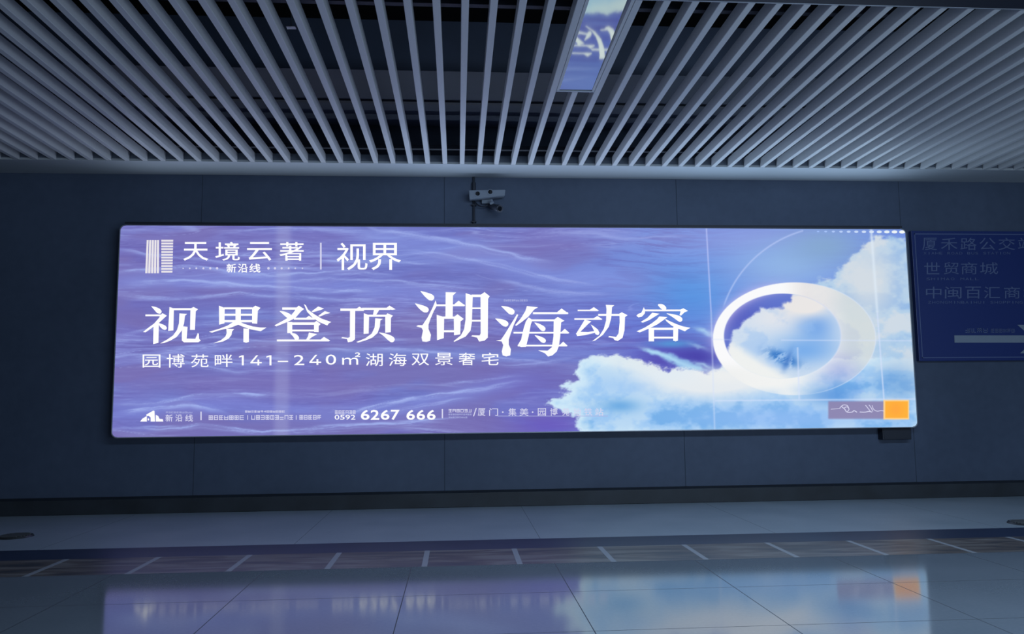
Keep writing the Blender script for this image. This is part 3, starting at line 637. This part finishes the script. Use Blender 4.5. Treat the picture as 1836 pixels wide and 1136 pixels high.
for i, x in enumerate((481.4, 493, 505, 517.6, 529.4, 542.2)):
    r_ = 2.4-.22*i; bm = bmesh.new(); poly(bm, [(x+r_*math.cos(t*.7854), 480.8+r_*math.sin(t*.7854)) for t in range(8)], YT); obj('rule_dot', bm, M_soft, lb)
# striped emblem
bm = bmesh.new()
for i in range(5):
    t0, t1 = i/5, (i+.78)/5
    poly(bm, [(263+t0*23.2, 430), (263+t1*23.2, 430), (260.4+t1*25.8, 489.6), (260.4+t0*25.8, 489.6)], YT)
for i in range(12):
    ya = 429.6+i*5.05; poly(bm, [(289.2, ya), (310.6-.12*(i), ya), (310.4-.12*i, ya+3.4), (289.2, ya+3.4)], YT)
obj('emblem', bm, emit('backlit_warm_white', srgb((232, 228, 234))), lb)
bm = bmesh.new()
f2 = lambda P: [(240+a/11.475, 720+b/11.475) for a, b in P]
poly(bm, f2([(130, 405), (170, 350), (250, 300), (268, 300), (268, 405)]), YT); poly(bm, f2([(256, 262), (330, 220), (400, 180), (425, 190), (436, 405), (345, 405), (345, 320), (300, 285), (262, 295)]), YT)
poly(bm, f2([(285, 345), (310, 340), (318, 380), (290, 385)]), YT); poly(bm, f2([(452, 268), (500, 290), (528, 350), (595, 355), (605, 405), (452, 405)]), YT)
obj('emblem', bm, M_white, lb)
# handwriting on the mauve plate
bm = bmesh.new()
g3 = lambda P, w_: poly(bm, ribbon([(1470+a/9.663, 700+b/9.663, w_) for a, b in P]), YT)
g3([(190, 320), (280, 315), (350, 310)], .9); g3([(345, 300), (400, 250), (470, 255), (500, 300)], 1.3); g3([(370, 270), (430, 320), (470, 370), (560, 370), (590, 345), (640, 372)], 1.5); g3([(420, 300), (470, 280), (505, 320), (480, 360)], 1.3)
g3([(690, 370), (780, 372), (850, 360), (900, 370)], 1.5); g3([(790, 250), (830, 300), (870, 350)], 1.3); g3([(850, 245), (890, 300), (915, 355)], 1.3); g3([(905, 255), (930, 320), (990, 355), (1060, 345), (1110, 352)], 1.2)
obj('signature', bm, M_soft, lb)
# row of diodes shining through the top edge
xs = [1617.5-i*13.7 for i in range(12)]
for i, x in enumerate(xs):
    s = 1.0-.05*i; bm = bmesh.new(); y = 415.6-.0035*(1617-x)-.02*i
    rx, rz = 5.4*s, 2.9*s
    poly(bm, [(x+rx*math.cos(t*math.pi/8), y+rz*math.sin(t*math.pi/8)) for t in range(16)], YT)
    obj('diode', bm, emit('diode_glow_%s' % 'abcdefghijkl'[i], srgb(tuple(int(160+85*(1-i/11)) if j == 0 else int(190+60*(1-i/11)) if j == 1 else 248 for j in range(3))), 1.0), lb)

# ------------------------------------------------------------------ junction box under the light box
p0, p1 = at_y(1582, 766, 7.36), at_y(1634.5, 787.5, 7.36)
jb = thing('junction_box', 'small dark blue junction box on the wall under the light box corner', 'junction box', ((p0[0]+p1[0])/2, WALL_Y, p1[2]))
obj('casing', B(p0[0], p1[0], 7.36, WALL_Y-.0005, p1[2], Z1-.004, bev=.004), M_dark, jb)
obj('cover', B(p0[0]+.012, p1[0]-.012, 7.356, 7.3605, p1[2]+.012, Z1-.014, bev=.001), M_dark, jb)

# ------------------------------------------------------------------ conduit and cameras above the light box
YC = 7.40
a, b = at_y(849.5, 322, YC), at_y(850.5, 408, YC)
cdt = thing('conduit', 'thin dark vertical conduit on the wall running down behind the light box', 'conduit', (a[0], WALL_Y, Z2))
obj('pipe', cyl(bmesh.new(), (a[0], WALL_Y-.016, Z2-.03), (a[0], WALL_Y-.016, H-.002), .011), M_dark, cdt)
obj('upper_sleeve', cyl(bmesh.new(), (a[0], WALL_Y-.022, at_y(849, 340, YC)[2]), (a[0], WALL_Y-.022, at_y(849, 326, YC)[2]), .019), M_dark, cdt)
for py in (366, 396):
    z = at_y(850, py, YC)[2]; obj('clamp', B(a[0]-.024, a[0]+.024, WALL_Y-.03, WALL_Y-.0005, z-.008, z+.008, bev=.003), M_dark, cdt)
q0, q1, q2, q3 = at_y(841, 341, 7.30), at_y(906, 340, 7.30), at_y(905, 350, 7.30), at_y(842, 356, 7.30)
cb = thing('camera_bracket', 'pale twin-hole metal camera bracket fixed on the wall above the light box', 'bracket', ((q0[0]+q1[0])/2, WALL_Y, q3[2]))
bm = bmesh.new()
fr = [bm.verts.new(q) for q in (q0, q1, q2, q3)]; bk = [bm.verts.new((q[0], 7.40, q[2])) for q in (q0, q1, q2, q3)]
bm.faces.new(fr[::-1]); bm.faces.new(bk)
for i in range(4): bm.faces.new((fr[i], fr[(i+1) % 4], bk[(i+1) % 4], bk[i]))
bmesh.ops.recalc_face_normals(bm, faces=bm.faces); bmesh.ops.bevel(bm, geom=bm.edges[:], offset=.003, segments=2, affect='EDGES')
obj('crossbar', bm, M_cam, cb)
for px, py in ((856.3, 347.3), (879, 344.3)):
    c = at_y(px, py, 7.30); obj('opening', cyl(bmesh.new(), (c[0], 7.292, c[2]), (c[0], 7.302, c[2]), .0205, 24), M_lens, cb)
    o_ = bmesh.new(); n = 24
    V = [[o_.verts.new((c[0]+r_*math.cos(2*math.pi*i/n), y_, c[2]+r_*math.sin(2*math.pi*i/n))) for i in range(n)] for r_, y_ in ((.021, 7.30), (.026, 7.30), (.026, 7.290), (.021, 7.290))]
    for j in range(4):
        for i in range(n): o_.faces.new((V[j][i], V[j][(i+1) % n], V[(j+1) % 4][(i+1) % n], V[(j+1) % 4][i]))
    bmesh.ops.recalc_face_normals(o_, faces=o_.faces); obj('bezel', o_, M_cam, cb)
obj('wall_mount', B((q0[0]+q1[0])/2-.05, (q0[0]+q1[0])/2+.05, 7.40, WALL_Y-.0005, q3[2]-.02, q0[2]+.01, bev=.004), M_cam, cb)
# little bullet camera hanging under the bracket
e0 = at_y(881, 357.5, 7.34); e1 = at_y(882, 364, 7.34); e2 = at_y(886, 372, 7.36); e3 = at_y(896, 374, 7.24)
bc = thing('bullet_camera', 'small dark bullet camera hanging below the pale wall bracket', 'camera', e2)
obj('drop_arm', cyl(bmesh.new(), e0, (e1[0], e1[1], e1[2]), .012), M_cam, bc)
obj('ball_joint', (lambda m_: (bmesh.ops.create_uvsphere(m_, u_segments=16, v_segments=10, radius=.022, matrix=Matrix.Translation(e1)), m_)[1])(bmesh.new()), M_cam, bc, smooth=True)
d0 = Vector(e2)+Vector((-.03, .02, .02)); d1 = Vector(e3)
obj('barrel', cyl(bmesh.new(), d0, d1, .030, 24), M_dark, bc)
dn = (d1-d0).normalized(); obj('lens', cyl(bmesh.new(), d1+dn*.0002, d1+dn*.006, .021, 24), M_lens, bc)
obj('sunshield', cyl(bmesh.new(), d1-dn*.05, d1+dn*.003, .034, 24, .036), M_dark, bc)
# cable from the conduit to the camera, a sagging loop
cable = [at_y(851, 361, 7.40), at_y(858, 368, 7.38), at_y(868, 370, 7.37), at_y(876.5, 366.5, 7.38)]
bm = bmesh.new(); cc_ = catmull(cable, 5); rings_ = []
for i, p_ in enumerate(cc_):
    d_ = (Vector(cc_[min(i+1, len(cc_)-1)])-Vector(cc_[max(i-1, 0)])).normalized(); s_ = d_.cross(Vector((0, 1, 0))).normalized(); t_ = d_.cross(s_)
    rings_.append([bm.verts.new(Vector(p_)+(s_*math.cos(k_*math.pi/4)+t_*math.sin(k_*math.pi/4))*.006) for k_ in range(8)])
for a_1, b_1 in zip(rings_, rings_[1:]):
    for k_ in range(8): bm.faces.new((a_1[k_], a_1[(k_+1) % 8], b_1[(k_+1) % 8], b_1[k_]))
bm.faces.new(rings_[0][::-1]); bm.faces.new(rings_[-1]); bmesh.ops.recalc_face_normals(bm, faces=bm.faces)
co_ = obj('camera_cable', bm, M_dark, smooth=True)
tag(co_, 'thin dark cable sagging from the wall conduit to the bullet camera', 'cable')

# ------------------------------------------------------------------ blue wayfinding sign, right edge
YS = 7.40
sx0 = at_y(1633.5, 413, YS)[0]; sz1 = at_y(1640, 413.5, YS)[2]; sz0 = at_y(1652, 647, YS)[2]; sx1 = sx0+2.45
sg = thing('wayfinding_sign', 'unlit dark blue wayfinding sign with Chinese place names right of the light box', 'sign', ((sx0+sx1)/2, WALL_Y, sz0))
obj('backboard', B(sx0, sx1, YS, WALL_Y-.0005, sz0, sz1, bev=.004), M_sign, sg)
fx, fz = .030, .028
for (a, b, c, d_) in ((sx0+fx, sx1-fx, sz1-fz-.009, sz1-fz), (sx0+fx, sx1-fx, sz0+fz, sz0+fz+.009), (sx0+fx, sx0+fx+.008, sz0+fz, sz1-fz), (sx1-fx-.008, sx1-fx, sz0+fz, sz1-fz)):
    obj('border_line', B(a, b, YS-.002, YS+.001, c, d_), M_signtxt, sg)
YW = YS-.003
textobj('place_name_character', row('厦禾路公交站', [(1653.6, 1680), (1687, 1716.5), (1722, 1751), (1756, 1785), (1790, 1820), (1825, 1855)], 426, 448), M_signtxt, sg, YW, .0)
textobj('place_name_character', row('世贸商城', [(1657, 1685), (1692, 1719), (1723, 1752), (1757, 1789.5)], 470, 491.5), M_signtxt, sg, YW, .0)
textobj('place_name_character', row('中闽百汇商城', [(1660, 1688), (1694, 1724), (1730.5, 1759), (1764, 1793), (1800, 1829), (1835, 1864)], 513.6, 534.8), M_signtxt, sg, YW, .0)
def latin(s, xa_, xb_, ya, yb):
    cw_ = (xb_-xa_)/len(s); return [(c, xa_+i*cw_+cw_*(.4 if c == 'I' else .1), xa_+i*cw_+cw_*(.6 if c == 'I' else .88), ya, yb) for i, c in enumerate(s) if c != ' ']
textobj('romanised_character', latin('XIAHE ROAD BUS STATION', 1655, 1812, 451.5, 456), M_signtxt, sg, YW, .0)
textobj('romanised_character', latin('SHIMAO MALL', 1660, 1756, 497.5, 502), M_signtxt, sg, YW, .0)
textobj('romanised_character', latin('ZHONGMINBAIHUI SHOPPING MALL', 1663, 1872, 539.5, 544), M_signtxt, sg, YW, .0)
bm = bmesh.new(); micro(bm, 1730, 1772, 588, 596, 4, 20, YW); micro(bm, 1776, 1820, 589, 596, 6, 21, YW); obj('small_print', bm, M_signtxt, sg)['kind'] = 'stuff'
bm = bmesh.new(); poly(bm, [(1711, 601), (1846, 601), (1824, 582), (1842, 582), (1880, 607), (1845, 633), (1829, 633), (1850, 614), (1711.5, 614)], YW); obj('arrow', bm, M_signarr, sg)

# ------------------------------------------------------------------ two floor drains near the wall
def drain(x, y, label, cover=False):
    t = thing('drain_cover', label, 'floor drain', (x, y, 0), 'floor drains in the pale border')
    bm = bmesh.new(); bmesh.ops.create_cone(bm, cap_ends=True, segments=36, radius1=.12, radius2=.112, depth=.012, matrix=Matrix.Translation((x, y, .0062))); obj('rim', bm, M_drain, t)
    bm = bmesh.new()
    for i in range(-4, 5):
        w_ = math.sqrt(.098**2-(i*.0208)**2); box(bm, x-w_, x+w_, y+i*.0208-.005, y+i*.0208+.005, .0124, .017, bev=.001)
    obj('grating', bm, M_steel, t)
dx, dy_, _ = at_z(28, 962, 0.0); drain(dx, dy_, 'round dark metal floor drain at far left of the pale border')
dx, dy_, _ = at_z(1838, 938, 0.0); drain(dx, dy_, 'round dark metal floor drain at far right of the pale border')
